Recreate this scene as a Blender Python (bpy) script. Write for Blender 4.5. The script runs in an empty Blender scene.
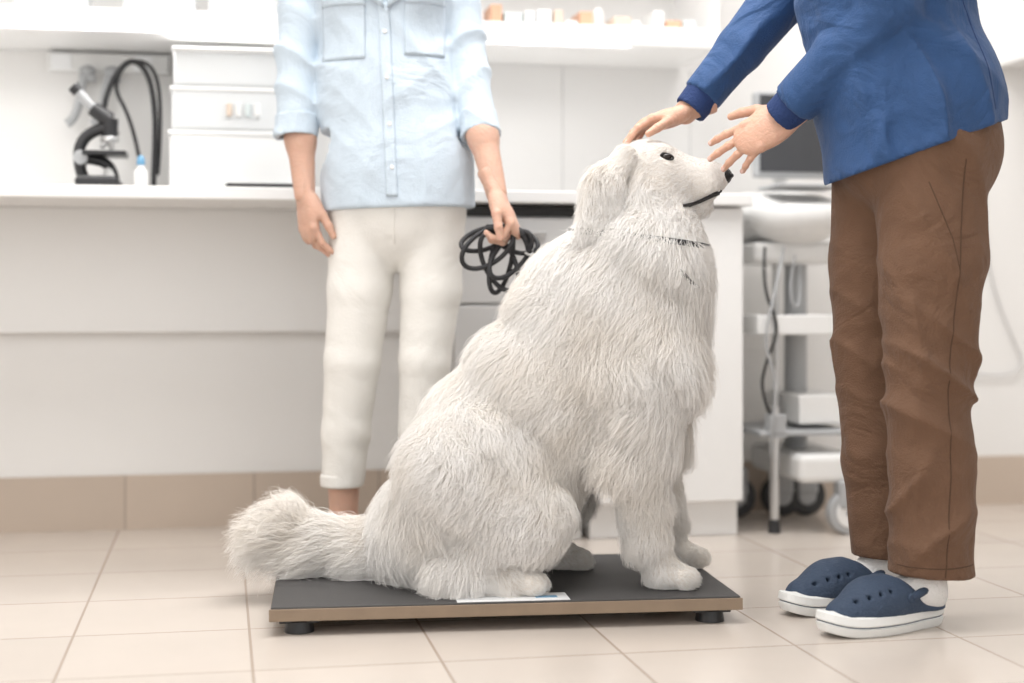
import bpy, math, random
import numpy as np
from mathutils import Vector, Matrix
from mathutils.kdtree import KDTree
random.seed(3); rng=np.random.default_rng(5)
sc=bpy.context.scene
try:
    sc.view_settings.view_transform='Standard'
    sc.view_settings.look='None'
except Exception as e: print(e)

# ------------------------------------------------------------ materials
def mat(name,col,rough=.5,metal=0,bump=0,bscale=50,var=0,vscale=5,coat=0,spec=.5,sheen=0,sub=0,alpha=1,bstretch=None,wr=0,wrs=9):
    m=bpy.data.materials.new(name); m.use_nodes=True
    nt=m.node_tree; b=nt.nodes['Principled BSDF']
    b.inputs['Base Color'].default_value=(*col,1); b.inputs['Roughness'].default_value=rough
    b.inputs['Metallic'].default_value=metal
    b.inputs['Specular IOR Level'].default_value=spec
    if coat: b.inputs['Coat Weight'].default_value=coat
    if sheen:
        b.inputs['Sheen Weight'].default_value=sheen
    if sub:
        b.inputs['Subsurface Weight'].default_value=sub
        b.inputs['Subsurface Radius'].default_value=(.012,.005,.003)
        b.inputs['Subsurface Scale'].default_value=1.0
    if alpha<1: b.inputs['Alpha'].default_value=alpha
    tc=nt.nodes.new('ShaderNodeTexCoord'); mp=nt.nodes.new('ShaderNodeMapping')
    nt.links.new(tc.outputs['Object'],mp.inputs['Vector'])
    if bstretch: mp.inputs['Scale'].default_value=bstretch
    n=nt.nodes.new('ShaderNodeTexNoise'); n.inputs['Scale'].default_value=vscale; n.inputs['Detail'].default_value=4
    nt.links.new(mp.outputs[0],n.inputs['Vector'])
    v=max(var,.015)
    r=nt.nodes.new('ShaderNodeMapRange'); r.inputs['To Min'].default_value=1-v; r.inputs['To Max'].default_value=1+v
    nt.links.new(n.outputs['Fac'],r.inputs['Value'])
    mx=nt.nodes.new('ShaderNodeVectorMath'); mx.operation='SCALE'; mx.inputs[0].default_value=col
    nt.links.new(r.outputs[0],mx.inputs['Scale']); nt.links.new(mx.outputs[0],b.inputs['Base Color'])
    last=None
    if wr:
        n3=nt.nodes.new('ShaderNodeTexNoise'); n3.inputs['Scale'].default_value=wrs; n3.inputs['Detail'].default_value=3; n3.inputs['Distortion'].default_value=1.2
        nt.links.new(mp.outputs[0],n3.inputs['Vector'])
        bp=nt.nodes.new('ShaderNodeBump'); bp.inputs['Strength'].default_value=wr; bp.inputs['Distance'].default_value=.03
        nt.links.new(n3.outputs['Fac'],bp.inputs['Height']); last=bp
    if bump:
        n2=nt.nodes.new('ShaderNodeTexNoise'); n2.inputs['Scale'].default_value=bscale; n2.inputs['Detail'].default_value=5
        nt.links.new(mp.outputs[0],n2.inputs['Vector'])
        bp=nt.nodes.new('ShaderNodeBump'); bp.inputs['Strength'].default_value=bump; bp.inputs['Distance'].default_value=.01
        nt.links.new(n2.outputs['Fac'],bp.inputs['Height'])
        if last: nt.links.new(last.outputs[0],bp.inputs['Normal'])
        last=bp
    if last: nt.links.new(last.outputs[0],b.inputs['Normal'])
    return m

M={}
M['wall']=mat('wall_paint',(.85,.84,.825),.45,bump=.02,bscale=30)
M['ceil']=mat('ceiling_paint',(.87,.87,.86),.8)
M['lam']=mat('white_laminate',(.88,.875,.865),.3,coat=.2)
M['lam2']=mat('grey_laminate',(.62,.615,.61),.4)
M['dark']=mat('gap_shade',(.03,.03,.03),.6)
M['black']=mat('black_plastic',(.018,.018,.02),.35)
M['blackr']=mat('black_rubber',(.025,.025,.028),.6)
M['steel']=mat('steel',(.6,.6,.6),.3,metal=1)
M['wplast']=mat('white_plastic',(.83,.83,.82),.35)
M['gplast']=mat('grey_plastic',(.42,.43,.44),.45)
M['clear']=mat('frosted_plastic',(.85,.87,.88),.3,alpha=.8)
M['skin']=mat('skin',(.64,.38,.275),.5,bump=.25,bscale=160,var=.16,vscale=22,sub=.25)
M['skin2']=mat('skin_warm',(.62,.38,.285),.5,bump=.25,bscale=160,var=.16,vscale=22,sub=.25)
M['shirtw']=mat('light_blue_cotton',(.58,.675,.765),.85,bump=.3,bscale=350,var=.05,vscale=60,sheen=.2,wr=.4,wrs=8)
M['pantw']=mat('cream_denim',(.83,.81,.77),.9,bump=.25,bscale=300,var=.03,vscale=40,wr=.2,wrs=8)
M['shirtv']=mat('blue_scrub_fabric',(.022,.074,.205),.75,bump=.3,bscale=350,var=.12,vscale=40,sheen=.06,wr=.7,wrs=8)
M['cuffv']=mat('navy_rib_cuff',(.014,.038,.135),.85,bump=.4,bscale=200)
M['pantv']=mat('brown_scrub_fabric',(.150,.079,.045),.85,bump=.3,bscale=300,var=.12,vscale=30,sheen=.05,wr=.7,wrs=8)
M['seamv']=mat('brown_seam',(.08,.042,.024),.9)
M['clog']=mat('navy_clog_foam',(.037,.060,.105),.75,bump=.3,bscale=150)
M['sole']=mat('white_sole_foam',(.82,.83,.82),.6)
M['sock']=mat('white_sock',(.84,.83,.82),.9,bump=.5,bscale=200)
M['hairb']=mat('brown_hair',(.07,.035,.018),.5,bump=.8,bscale=60,bstretch=(6,6,1))
M['eyew']=mat('eye_white',(.8,.8,.78),.2)
M['iris']=mat('iris_brown',(.06,.03,.015),.15)
M['lip']=mat('lips',(.5,.19,.16),.45)
M['furbase']=mat('fur_undercoat',(.88,.845,.80),.9,bump=.5,bscale=120,var=.05,vscale=15)
M['nose']=mat('dog_nose',(.014,.012,.012),.35,bump=.4,bscale=250)
M['eye']=mat('dog_eye',(.010,.006,.005),.06)
M['plate']=mat('rubber_mat_grey',(.060,.058,.058),.6,bump=.15,bscale=250,var=.08,vscale=6)
M['plye']=mat('plate_edge',(.27,.20,.14),.6,var=.2,vscale=20)
M['label']=mat('label_white',(.88,.89,.90),.4)
M['blue']=mat('label_blue',(.15,.35,.55),.4)
M['orange']=mat('orange_box',(.72,.42,.28),.5)
M['tan']=mat('tan_box',(.70,.58,.48),.5)
M['green']=mat('pale_box',(.62,.68,.68),.5)
M['screen']=mat('screen_glass',(.05,.052,.058),.2)
M['nail']=mat('nail',(.75,.50,.43),.25)

def tilemat(name,col,grout,sx,ox,oy,rough,wx=.305,wy=.305):
    m=bpy.data.materials.new(name); m.use_nodes=True; nt=m.node_tree; b=nt.nodes['Principled BSDF']
    tc=nt.nodes.new('ShaderNodeTexCoord'); mp=nt.nodes.new('ShaderNodeMapping')
    nt.links.new(tc.outputs['Object'],mp.inputs['Vector'])
    mp.inputs['Location'].default_value=(-ox,-oy,0)
    br=nt.nodes.new('ShaderNodeTexBrick'); br.offset=0; br.squash=1
    br.inputs['Scale'].default_value=1; br.inputs['Brick Width'].default_value=wx; br.inputs['Row Height'].default_value=wy
    br.inputs['Mortar Size'].default_value=.0027; br.inputs['Mortar Smooth'].default_value=.3
    br.inputs['Color1'].default_value=(*col,1); br.inputs['Color2'].default_value=(*[c*.94 for c in col],1)
    br.inputs['Mortar'].default_value=(*grout,1)
    nt.links.new(mp.outputs[0],br.inputs['Vector'])
    n=nt.nodes.new('ShaderNodeTexNoise'); n.inputs['Scale'].default_value=7; n.inputs['Detail'].default_value=6
    nt.links.new(tc.outputs['Object'],n.inputs['Vector'])
    r=nt.nodes.new('ShaderNodeMapRange'); r.inputs['To Min'].default_value=.95; r.inputs['To Max'].default_value=1.05
    nt.links.new(n.outputs['Fac'],r.inputs['Value'])
    mx=nt.nodes.new('ShaderNodeVectorMath'); mx.operation='SCALE'
    nt.links.new(br.outputs['Color'],mx.inputs[0]); nt.links.new(r.outputs[0],mx.inputs['Scale'])
    nt.links.new(mx.outputs[0],b.inputs['Base Color'])
    bp=nt.nodes.new('ShaderNodeBump'); bp.inputs['Strength'].default_value=.3; bp.inputs['Distance'].default_value=.003; bp.invert=True
    nt.links.new(br.outputs['Fac'],bp.inputs['Height']); nt.links.new(bp.outputs[0],b.inputs['Normal'])
    b.inputs['Roughness'].default_value=rough
    return m
M['floor']=tilemat('floor_tile',(.655,.585,.525),(.42,.34,.28),1,-.415,-.01,.24)
M['baset']=tilemat('base_tile',(.56,.465,.385),(.36,.29,.24),1,-.36,-.5,.4,wx=.325,wy=1.5)

# ------------------------------------------------------------ helpers
TH=math.radians(11)
ROOM=Matrix.Translation((0,4.04,0))@Matrix.Rotation(TH,4,'Z')
I4=Matrix.Identity(4)
def link(o,parent=None):
    sc.collection.objects.link(o)
    if parent: o.parent=parent
    return o
def grp(name):
    e=bpy.data.objects.new(name,None); e.empty_display_size=.05; return link(e)
def mesh_obj(name,v,f,m,parent=None,smooth=True,mw=None):
    me=bpy.data.meshes.new(name); me.from_pydata(v if isinstance(v,list) else v.tolist(),[],f if isinstance(f,list) else f.tolist())
    if m: me.materials.append(m)
    if smooth: me.polygons.foreach_set('use_smooth',[True]*len(me.polygons))
    me.update()
    o=bpy.data.objects.new(name,me)
    if mw is not None: o.matrix_world=mw
    return link(o,parent)
def box(parent,name,m,lo,hi,bev=.003,X=ROOM):
    lo=Vector(lo);hi=Vector(hi)
    c=(lo+hi)/2; s=(hi-lo)/2
    v=[(sx*s.x,sy*s.y,sz*s.z) for sx in(-1,1) for sy in(-1,1) for sz in(-1,1)]
    f=[(0,1,3,2),(4,6,7,5),(0,4,5,1),(2,3,7,6),(0,2,6,4),(1,5,7,3)]
    o=mesh_obj(name,v,f,m,parent,False,X@Matrix.Translation(c))
    if bev:
        b=o.modifiers.new('b','BEVEL'); b.width=bev; b.segments=3
    return o
def tube(parent,name,m,pts,r,X=I4,cyc=False,res=8):
    cu=bpy.data.curves.new(name,'CURVE'); cu.dimensions='3D'; cu.bevel_depth=r; cu.bevel_resolution=3; cu.resolution_u=res; cu.use_fill_caps=True
    s=cu.splines.new('NURBS'); s.points.add(len(pts)-1)
    for i,p in enumerate(pts): s.points[i].co=(*p,1)
    s.use_endpoint_u=not cyc; s.use_cyclic_u=cyc; s.order_u=3 if len(pts)>2 else 2
    cu.materials.append(m)
    o=bpy.data.objects.new(name,cu); o.matrix_world=X; return link(o,parent)
def cyl(parent,name,m,p0,p1,r0,r1=None,X=I4,n=32,bev=.0015):
    r1=r0 if r1 is None else r1
    p0=X@Vector(p0);p1=X@Vector(p1);d=(p1-p0);L=d.length
    q=d.to_track_quat('Z','Y').to_matrix().to_4x4()
    v=[];f=[]
    for k,(z,r) in enumerate(((0,r0),(L,r1))):
        for i in range(n):
            a=2*math.pi*i/n; v.append((r*math.cos(a),r*math.sin(a),z))
    for i in range(n):
        j=(i+1)%n; f.append((i,j,n+j,n+i))
    f.append(tuple(range(n-1,-1,-1))); f.append(tuple(range(n,2*n)))
    o=mesh_obj(name,v,f,m,parent,False,Matrix.Translation(p0)@q)
    if bev:
        b=o.modifiers.new('b','BEVEL'); b.width=bev; b.segments=2; b.limit_method='ANGLE'
    return o
def lathe(parent,name,m,prof,mw,n=32):
    v=[];f=[]
    for r,z in prof:
        for i in range(n):
            a=2*math.pi*i/n; v.append((r*math.cos(a),r*math.sin(a),z))
    for k in range(len(prof)-1):
        for i in range(n):
            j=(i+1)%n; f.append((k*n+i,k*n+j,(k+1)*n+j,(k+1)*n+i))
    f.append(tuple(range(n-1,-1,-1))); f.append(tuple(range((len(prof)-1)*n,len(prof)*n)))
    return mesh_obj(name,v,f,m,parent,True,mw)
def ball(parent,name,m,c,r,mw=I4):
    if not hasattr(r,'__len__'): r=(r,r,r)
    v=[];f=[];n=20;k=12
    for i in range(1,k):
        t=math.pi*i/k
        for j in range(n):
            a=2*math.pi*j/n; v.append((c[0]+r[0]*math.sin(t)*math.cos(a),c[1]+r[1]*math.sin(t)*math.sin(a),c[2]+r[2]*math.cos(t)))
    v.append((c[0],c[1],c[2]+r[2])); v.append((c[0],c[1],c[2]-r[2])); T=len(v)-2;B=T+1
    for i in range(k-2):
        for j in range(n):
            jj=(j+1)%n; f.append((i*n+j,(i+1)*n+j,(i+1)*n+jj,i*n+jj))
    for j in range(n):
        jj=(j+1)%n; f.append((T,j,jj)); f.append((B,(k-2)*n+jj,(k-2)*n+j))
    return mesh_obj(name,v,f,m,parent,True,mw)

# ------------------------------------------------------------ implicit surface modelling
class Field:
    def __init__(s,lo,hi,h):
        s.lo=np.array(lo,float); s.h=h
        n=[int(math.ceil((b-a)/h))+1 for a,b in zip(lo,hi)]
        s.n=n; s.ax=[s.lo[i]+h*np.arange(n[i]) for i in range(3)]
        s.F=np.full(n,1.0,np.float32)
    def grid(s,sl=(slice(None),)*3):
        return (s.ax[0][sl[0]][:,None,None],s.ax[1][sl[1]][None,:,None],s.ax[2][sl[2]][None,None,:])
    def sl(s,mn,mx):
        r=[]
        for i in range(3):
            a=int(math.floor((mn[i]-s.lo[i])/s.h)); b=int(math.ceil((mx[i]-s.lo[i])/s.h))+1
            r.append(slice(max(0,min(a,s.n[i])),max(0,min(b,s.n[i]))))
        return tuple(r)
    def comb(s,sl,d,k,mode):
        f=s.F[sl]
        if f.size==0: return
        if mode=='sub':
            if k>0:
                g=-d; h=np.maximum(k-np.abs(f-g),0)/k; s.F[sl]=np.maximum(f,g)+h*h*k/4
            else: s.F[sl]=np.maximum(f,-d)
        else:
            if k>0:
                h=np.maximum(k-np.abs(f-d),0)/k; s.F[sl]=np.minimum(f,d)-h*h*k/4
            else: s.F[sl]=np.minimum(f,d)
    def cone(s,a,b,ra,rb,k=.02,flat=None,mode='add'):
        a=np.array(a,float);b=np.array(b,float)
        pad=max(ra,rb)*(1 if not flat else max(1,1/flat[1]))+k+.03
        sl=s.sl(np.minimum(a,b)-pad,np.maximum(a,b)+pad)
        X,Y,Z=s.grid(sl); qx,qy,qz=X-a[0],Y-a[1],Z-a[2]; ba=b-a
        if flat:
            A=np.array(flat[0],float);A/=np.linalg.norm(A);g=flat[1]-1
            dt=qx*A[0]+qy*A[1]+qz*A[2]
            qx=qx+g*dt*A[0];qy=qy+g*dt*A[1];qz=qz+g*dt*A[2]; ba=ba+g*ba.dot(A)*A
        L=max(ba.dot(ba),1e-9)
        t=np.clip((qx*ba[0]+qy*ba[1]+qz*ba[2])/L,0,1)
        d=np.sqrt((qx-t*ba[0])**2+(qy-t*ba[1])**2+(qz-t*ba[2])**2)-(ra+(rb-ra)*t)
        s.comb(sl,d,k,mode)
    def chain(s,pts,k=.02,flat=None):
        for (p,r),(q,t) in zip(pts[:-1],pts[1:]): s.cone(p,q,r,t,k,flat)
    def ell(s,c,r,k=.02,R=None,mode='add'):
        if not hasattr(r,'__len__'): r=(r,r,r)
        c=np.array(c,float);pad=max(r)+k+.03
        sl=s.sl(c-pad,c+pad);X,Y,Z=s.grid(sl);q=[X-c[0],Y-c[1],Z-c[2]]
        if R is not None:
            R=np.array(R); q=[sum(R[j][i]*q[j] for j in range(3)) for i in range(3)]
        k0=np.sqrt(sum((q[i]/r[i])**2 for i in range(3)))+1e-6; k1=np.sqrt(sum((q[i]/r[i]**2)**2 for i in range(3)))+1e-6
        s.comb(sl,k0*(k0-1)/k1,k,mode)
    def cut(s,pt,n,R=None):
        X,Y,Z=s.grid(); n=np.array(n,float);n/=np.linalg.norm(n)
        d=(X-pt[0])*n[0]+(Y-pt[1])*n[1]+(Z-pt[2])*n[2]
        g=np.maximum(s.F,d)
        if R is None: s.F=g.astype(np.float32)
        else:
            m=((X-pt[0])**2+(Y-pt[1])**2+(Z-pt[2])**2)<R*R
            s.F=np.where(m,g,s.F).astype(np.float32)
    def folds(s,dv,freq,amp,seed,c=None,rad=None,warp=1.0):
        """drapery: narrow rounded ridges with flatter cloth between them"""
        X,Y,Z=s.grid()
        ph=.5*freq*(dv[0]*X+dv[1]*Y+dv[2]*Z)+warp*(.9*np.sin(9*X+6*Z+seed)+.8*np.sin(11*Y-7*Z+2*seed)+.35*np.sin(23*Z+17*X+seed))
        m=.35+.65*(.5+.5*np.sin(8*X+13*Z+7*Y+seed*3))
        v=(1-np.abs(np.sin(ph)))**1.7*1.5-.35
        w=1.0
        if c is not None: w=np.exp(-(((X-c[0])**2+(Y-c[1])**2+(Z-c[2])**2)/rad**2))
        s.F=(s.F-amp*v*m*w).astype(np.float32)
    def val(s,p):
        i=[(p[j]-s.lo[j])/s.h for j in range(3)]
        b=[int(max(0,min(s.n[j]-2,math.floor(i[j])))) for j in range(3)]; t=[min(1,max(0,i[j]-b[j])) for j in range(3)]
        r=0
        for x in(0,1):
            for y in(0,1):
                for z in(0,1):
                    r+=s.F[b[0]+x,b[1]+y,b[2]+z]*(t[0] if x else 1-t[0])*(t[1] if y else 1-t[1])*(t[2] if z else 1-t[2])
        return float(r)
    def march(s,p,d,maxd=.6,step=.003):
        p=Vector(p);d=Vector(d).normalized();t=0;last=0
        while t<maxd:
            if s.val(p+d*t)<0:
                a,b=last,t
                for _ in range(8):
                    m=(a+b)/2
                    if s.val(p+d*m)<0:b=m
                    else:a=m
                return p+d*a
            last=t;t+=step
        return None
    def nets(s):
        F=s.F;S=F<0;n=S.shape
        cnt=np.zeros([k-1 for k in n],np.int8)
        C=[(x,y,z) for x in(0,1) for y in(0,1) for z in(0,1)]
        for x,y,z in C: cnt+=S[x:n[0]-1+x,y:n[1]-1+y,z:n[2]-1+z]
        A=np.argwhere((cnt>0)&(cnt<8))
        idx=np.full(cnt.shape,-1,np.int64); idx[A[:,0],A[:,1],A[:,2]]=np.arange(len(A))
        acc=np.zeros((len(A),3));num=np.zeros(len(A))
        for c in C:
            for a in range(3):
                if c[a]==0:
                    c1=list(c);c1[a]=1
                    f0=F[A[:,0]+c[0],A[:,1]+c[1],A[:,2]+c[2]];f1=F[A[:,0]+c1[0],A[:,1]+c1[1],A[:,2]+c1[2]]
                    m=(f0<0)!=(f1<0); t=np.where(m,f0/np.where(m,f0-f1,1),0)
                    p=np.tile(np.array(c,float),(len(A),1));p[:,a]+=t
                    acc+=p*m[:,None];num+=m
        V=s.lo+s.h*(A+acc/num[:,None])
        Q=[]
        for a in range(3):
            a1,a2=(a+1)%3,(a+2)%3
            lo=[slice(None)]*3;hi=[slice(None)]*3;lo[a]=slice(0,n[a]-1);hi[a]=slice(1,n[a])
            s0=S[tuple(lo)];s1=S[tuple(hi)]
            E=np.argwhere(s0!=s1); E=E[(E[:,a1]>=1)&(E[:,a2]>=1)&(E[:,a1]<n[a1]-1)&(E[:,a2]<n[a2]-1)]
            if len(E)==0: continue
            ins=s0[E[:,0],E[:,1],E[:,2]]
            d1=np.zeros(3,int);d1[a1]=1;d2=np.zeros(3,int);d2[a2]=1
            g=lambda P: idx[P[:,0],P[:,1],P[:,2]]
            q=np.stack([g(E-d1-d2),g(E-d2),g(E),g(E-d1)],1)
            q[~ins]=q[~ins][:,::-1]; Q.append(q)
        return V,np.concatenate(Q)
    def obj(s,name,m,parent=None,mw=None,smooth=1,mirror=False):
        V,Q=s.nets()
        if mirror: V=V*np.array([1,-1,1]);Q=Q[:,::-1]
        o=mesh_obj(name,V,Q,m,parent,True,mw)
        if smooth:
            md=o.modifiers.new('s','SMOOTH');md.factor=.5;md.iterations=smooth
        return o,V,Q
def patch(parent,name,m,fld,pts2,d,off,nx=10,ny=10,thick=.002,start=.4):
    a,b,c,e=[Vector(p) for p in pts2];d=Vector(d).normalized();v=[]
    for j in range(ny+1):
        for i in range(nx+1):
            s,t=i/nx,j/ny
            p=(a*(1-s)+b*s)*(1-t)+(e*(1-s)+c*s)*t
            h=fld.march(p-d*start,d,start*2+.2)
            if h is None: h=Vector(v[-1]) if v else p
            v.append(tuple(h-d*off))
    f=[(j*(nx+1)+i,j*(nx+1)+i+1,(j+1)*(nx+1)+i+1,(j+1)*(nx+1)+i) for j in range(ny) for i in range(nx)]
    o=mesh_obj(name,v,f,m,parent)
    md=o.modifiers.new('t','SOLIDIFY');md.thickness=thick;md.offset=0
    return o
def line_on(parent,name,m,fld,pts,d,off,r,sub=8,start=.3):
    d=Vector(d).normalized();out=[]
    for a,b in zip(pts[:-1],pts[1:]):
        for i in range(sub):
            p=Vector(a).lerp(Vector(b),i/sub)
            h=fld.march(p-d*start,d,start*2)
            if h: out.append(h-d*off)
    h=fld.march(Vector(pts[-1])-d*start,d,start*2)
    if h: out.append(h-d*off)
    if len(out)>2: return tube(parent,name,m,out,r,res=2)

# ------------------------------------------------------------ room shell
def wallbox(name,m,lo,hi): 
    return box(None,name,m,lo,hi,0)
def rebase(o,m=ROOM):
    d=m.inverted()@o.matrix_world
    o.data.transform(d); o.matrix_world=m
rebase(wallbox('floor',M['floor'],(-2.4,-6,-.1),(2.6,.1,0)))
wallbox('wall_back',M['wall'],(-2.4,0,0),(2.6,.1,2.7))
wallbox('wall_left',M['wall'],(-2.5,-6,0),(-2.4,0,2.7))
wallbox('wall_right',M['wall'],(2.6,-6,0),(2.7,0,2.7))
wallbox('ceiling',M['ceil'],(-2.5,-6,2.7),(2.7,.1,2.8))
def bbase(name,lo,hi):
    o=box(None,name,M['baset'],lo,hi,0); rebase(o)
    o.data.transform(Matrix.Rotation(-math.pi/2,4,'X')); o.matrix_world=ROOM@Matrix.Rotation(math.pi/2,4,'X')
bbase('baseboard_back',(-2.4,-.012,0),(2.6,0,.138))
for i,(x,z0,z1) in enumerate([(-.55,.85,1.22),(.14,.85,1.22),(.5,.85,1.22)]):
    box(None,'trim_%d'%(i+1),M['lam2'],(x-.001,-.002,z0),(x+.001,0,z1),0)

desk=grp('built_in_desk')
box(desk,'desk_top',M['lam'],(-2.35,-.45,.82),(.52,-.001,.85),.004)
box(desk,'back_panel',M['lam'],(-2.35,-.05,.505),(-.23,-.001,.82),.003)
du=grp('drawer_cabinet')
box(du,'carcass',M['lam2'],(-.225,-.40,.07),(.10,-.013,.80),.003)
box(du,'recess_shade',M['dark'],(-.22,-.405,.790),(.10,-.1,.815),0)  # shade of the gap under the desk top put into this strip's colour
for i,(z0,z1) in enumerate([(.58,.785),(.33,.575),(.08,.325)]):
    box(du,'drawer_front_%d'%i,M['lam2'],(-.222,-.425,z0),(.10,-.40,z1),.003)
    box(du,'handle_%d'%i,M['steel'],(-.13,-.44,z1-.04),(.0,-.43,z1-.032),.002)
box(du,'plinth',M['wplast'],(-.22,-.38,0),(.10,-.013,.07),.002)
wc=grp('white_cabinet')
box(wc,'carcass',M['lam'],(.112,-.40,.085),(.505,-.013,.818),.002)
box(wc,'door_leaf_a',M['lam'],(.114,-.42,.09),(.306,-.40,.815),.003)
box(wc,'door_leaf_b',M['lam'],(.31,-.42,.09),(.503,-.40,.815),.003)
box(wc,'plinth',M['lam'],(.12,-.385,0),(.50,-.013,.085),.002)

# upper shelf
sh=grp('open_shelving')
box(sh,'shelf_board',M['lam'],(-2.35,-.35,1.22),(.45,-.001,1.272),.004)
box(sh,'upper_shelf_board',M['lam'],(-2.35,-.33,1.62),(.45,-.001,1.64),.003)
box(sh,'side_panel',M['lam'],(.45,-.34,1.22),(.47,-.001,2.1),.003)
box(sh,'divider',M['lam'],(-.62,-.32,1.272),(-.60,-.001,1.62),.003)
box(sh,'shelf_back',M['wall'],(-2.35,-.012,1.272),(.45,-.001,2.1),0)
md=grp('medicine_boxes')
x=-.22;i=0
cols=['tan','wplast','wplast','orange','green','wplast','label','tan','wplast','orange','wplast']
while x<.41:
    w=random.uniform(.022,.05);h=random.uniform(.015,.05)
    if random.random()<.4:
        cyl(md,'bottle_%d'%i,M['wplast'],(x+w/2,-.24,1.273),(x+w/2,-.24,1.273+h),w*.4,w*.4,ROOM)
        cyl(md,'cap_%d'%i,M[cols[i%11]],(x+w/2,-.24,1.272+h),(x+w/2,-.24,1.285+h),w*.28,w*.28,ROOM)
    else: box(md,'carton_%d'%i,M[cols[i%11]],(x,-.30,1.273),(x+w,-.20,1.273+h),.002)
    x+=w+.006;i+=1
cs=grp('storage_bins')
for i,x in enumerate([-1.25,-1.0,-.80]):
    box(cs,'bin_%d'%i,M['clear'],(x,-.28,1.273),(x+.17,-.12,1.36),.006)
rc=grp('high_cabinet')
box(rc,'carcass',M['lam'],(1.40,-.30,1.25),(2.2,-.001,1.9),.003)
box(rc,'door_leaf',M['lam'],(1.402,-.32,1.255),(1.8,-.30,1.895),.003)

og=grp('stacked_storage_boxes')
y0,y1=-.30,-.08
def sbox(n,x0,x1,z0,z1,m):
    box(og,n,m,(x0+.004,y0+.004,z0),(x1-.004,y1-.004,z1-.008),.008)
    box(og,n+'_lid',M['wplast'],(x0,y0,z1-.012),(x1,y1,z1),.004)
sbox('lower_box',-.895,-.58,.851,.995,M['wplast'])
sbox('middle_box',-.89,-.62,.996,1.10,M['clear'])
sbox('upper_box',-.885,-.60,1.101,1.195,M['clear'])
for i in range(4): cyl(og,'vial_%d'%i,M[['tan','wplast','green','wplast'][i]],(-.75+.022*i,y0+.001,1.03),(-.75+.022*i,y0+.001,1.06),.007,.007,ROOM)
tb=grp('tablet_computer')
box(tb,'body',M['black'],(-.76,-.43,.851),(-.60,-.33,.859),.003)
box(tb,'glass',M['screen'],(-.755,-.425,.859),(-.605,-.335,.8605),.0005)

ms=grp('microscope')
mx=-1.06; my=-.27
box(ms,'base',M['black'],(mx-.045,my-.075,.851),(mx+.055,my+.075,.880),.012)
tube(ms,'arm',M['black'],[(mx-.03,my,.875),(mx-.045,my,.92),(mx-.035,my,.97),(mx+.0,my,.995),(mx+.03,my,1.0)],.014,ROOM)
tube(ms,'arm_foot',M['black'],[(mx+.04,my,.875),(mx+.035,my,.91),(mx-.01,my,.925),(mx-.04,my,.925)],.013,ROOM)
box(ms,'stage',M['black'],(mx-.03,my-.05,.930),(mx+.07,my+.05,.941),.002)
cyl(ms,'tube_body',M['black'],(mx+.03,my,.975),(mx+.03,my,1.02),.018,.02,ROOM)
cyl(ms,'turret',M['steel'],(mx+.03,my,.965),(mx+.03,my,.977),.022,.022,ROOM)
cyl(ms,'objective',M['steel'],(mx+.035,my,.944),(mx+.033,my,.966),.006,.009,ROOM)
cyl(ms,'objective_b',M['steel'],(mx+.012,my-.01,.950),(mx+.02,my-.005,.966),.006,.008,ROOM)
cyl(ms,'head',M['black'],(mx+.03,my,1.015),(mx-.01,my,1.045),.020,.018,ROOM)
cyl(ms,'eyepiece',M['gplast'],(mx-.005,my,1.04),(mx-.045,my,1.085),.011,.012,ROOM)
cyl(ms,'eyepiece_rim',M['black'],(mx-.042,my,1.082),(mx-.055,my,1.096),.014,.014,ROOM)
cyl(ms,'focus_knob',M['gplast'],(mx-.035,my-.035,.925),(mx-.035,my+.035,.925),.017,.017,ROOM)
cyl(ms,'lamp',M['wplast'],(mx+.03,my,.88),(mx+.03,my,.905),.018,.012,ROOM)
gl=grp('gooseneck_lamp')
gx=-.935
cyl(gl,'foot',M['black'],(gx,-.13,.851),(gx,-.13,.868),.026,.022,ROOM)
tube(gl,'neck',M['black'],[(gx,-.13,.86),(gx+.004,-.13,.95),(gx+.005,-.13,1.06),(gx-.01,-.13,1.15),(gx-.05,-.13,1.19),(gx-.09,-.13,1.15),(gx-.12,-.13,1.08),(gx-.12,-.13,1.03)],.007,ROOM)
tube(gl,'cord',M['black'],[(gx-.02,-.12,.865),(gx-.035,-.12,.95),(gx-.06,-.12,1.05),(gx-.10,-.12,1.12),(gx-.06,-.12,1.19),(gx+.01,-.12,1.17),(gx+.02,-.12,1.02),(gx+.01,-.12,.9)],.005,ROOM)
cyl(gl,'shade',M['black'],(gx-.12,-.13,1.03),(gx-.10,-.13,.99),.012,.022,ROOM)
bt=grp('dropper_bottle')
lathe(bt,'bottle',M['wplast'],[(.014,0),(.016,.004),(.016,.04),(.008,.048),(.008,.055)],ROOM@Matrix.Translation((-.955,-.33,.851)))
lathe(bt,'cap',M['blue'],[(.009,.055),(.010,.057),(.009,.07),(.004,.078)],ROOM@Matrix.Translation((-.955,-.33,.851)))
hk=grp('otoscope_holder')
box(hk,'rail',M['wplast'],(-1.20,-.03,1.165),(-.90,-.001,1.215),.006)
for i in range(2):
    box(hk,'socket_plate_%d'%i,M['label'],(-1.19+.2*i,-.034,1.17),(-1.14+.2*i,-.03,1.21),.002)
for i,x in enumerate((-1.10,-1.04)):
    tube(hk,'handle_%d'%i,M['gplast'],[(x,-.05,1.17),(x-.015,-.055,1.13),(x-.02,-.055,1.08),(x-.035,-.05,1.04),(x-.05,-.05,1.03)],.011,ROOM)
    ball(hk,'head_%d'%i,M['gplast'],(x-.0,-.055,1.165),(.02,.02,.014),ROOM)
    box(hk,'clip_%d'%i,M['gplast'],(x-.02,-.06,1.14),(x+.02,-.02,1.155),.003)

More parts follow.
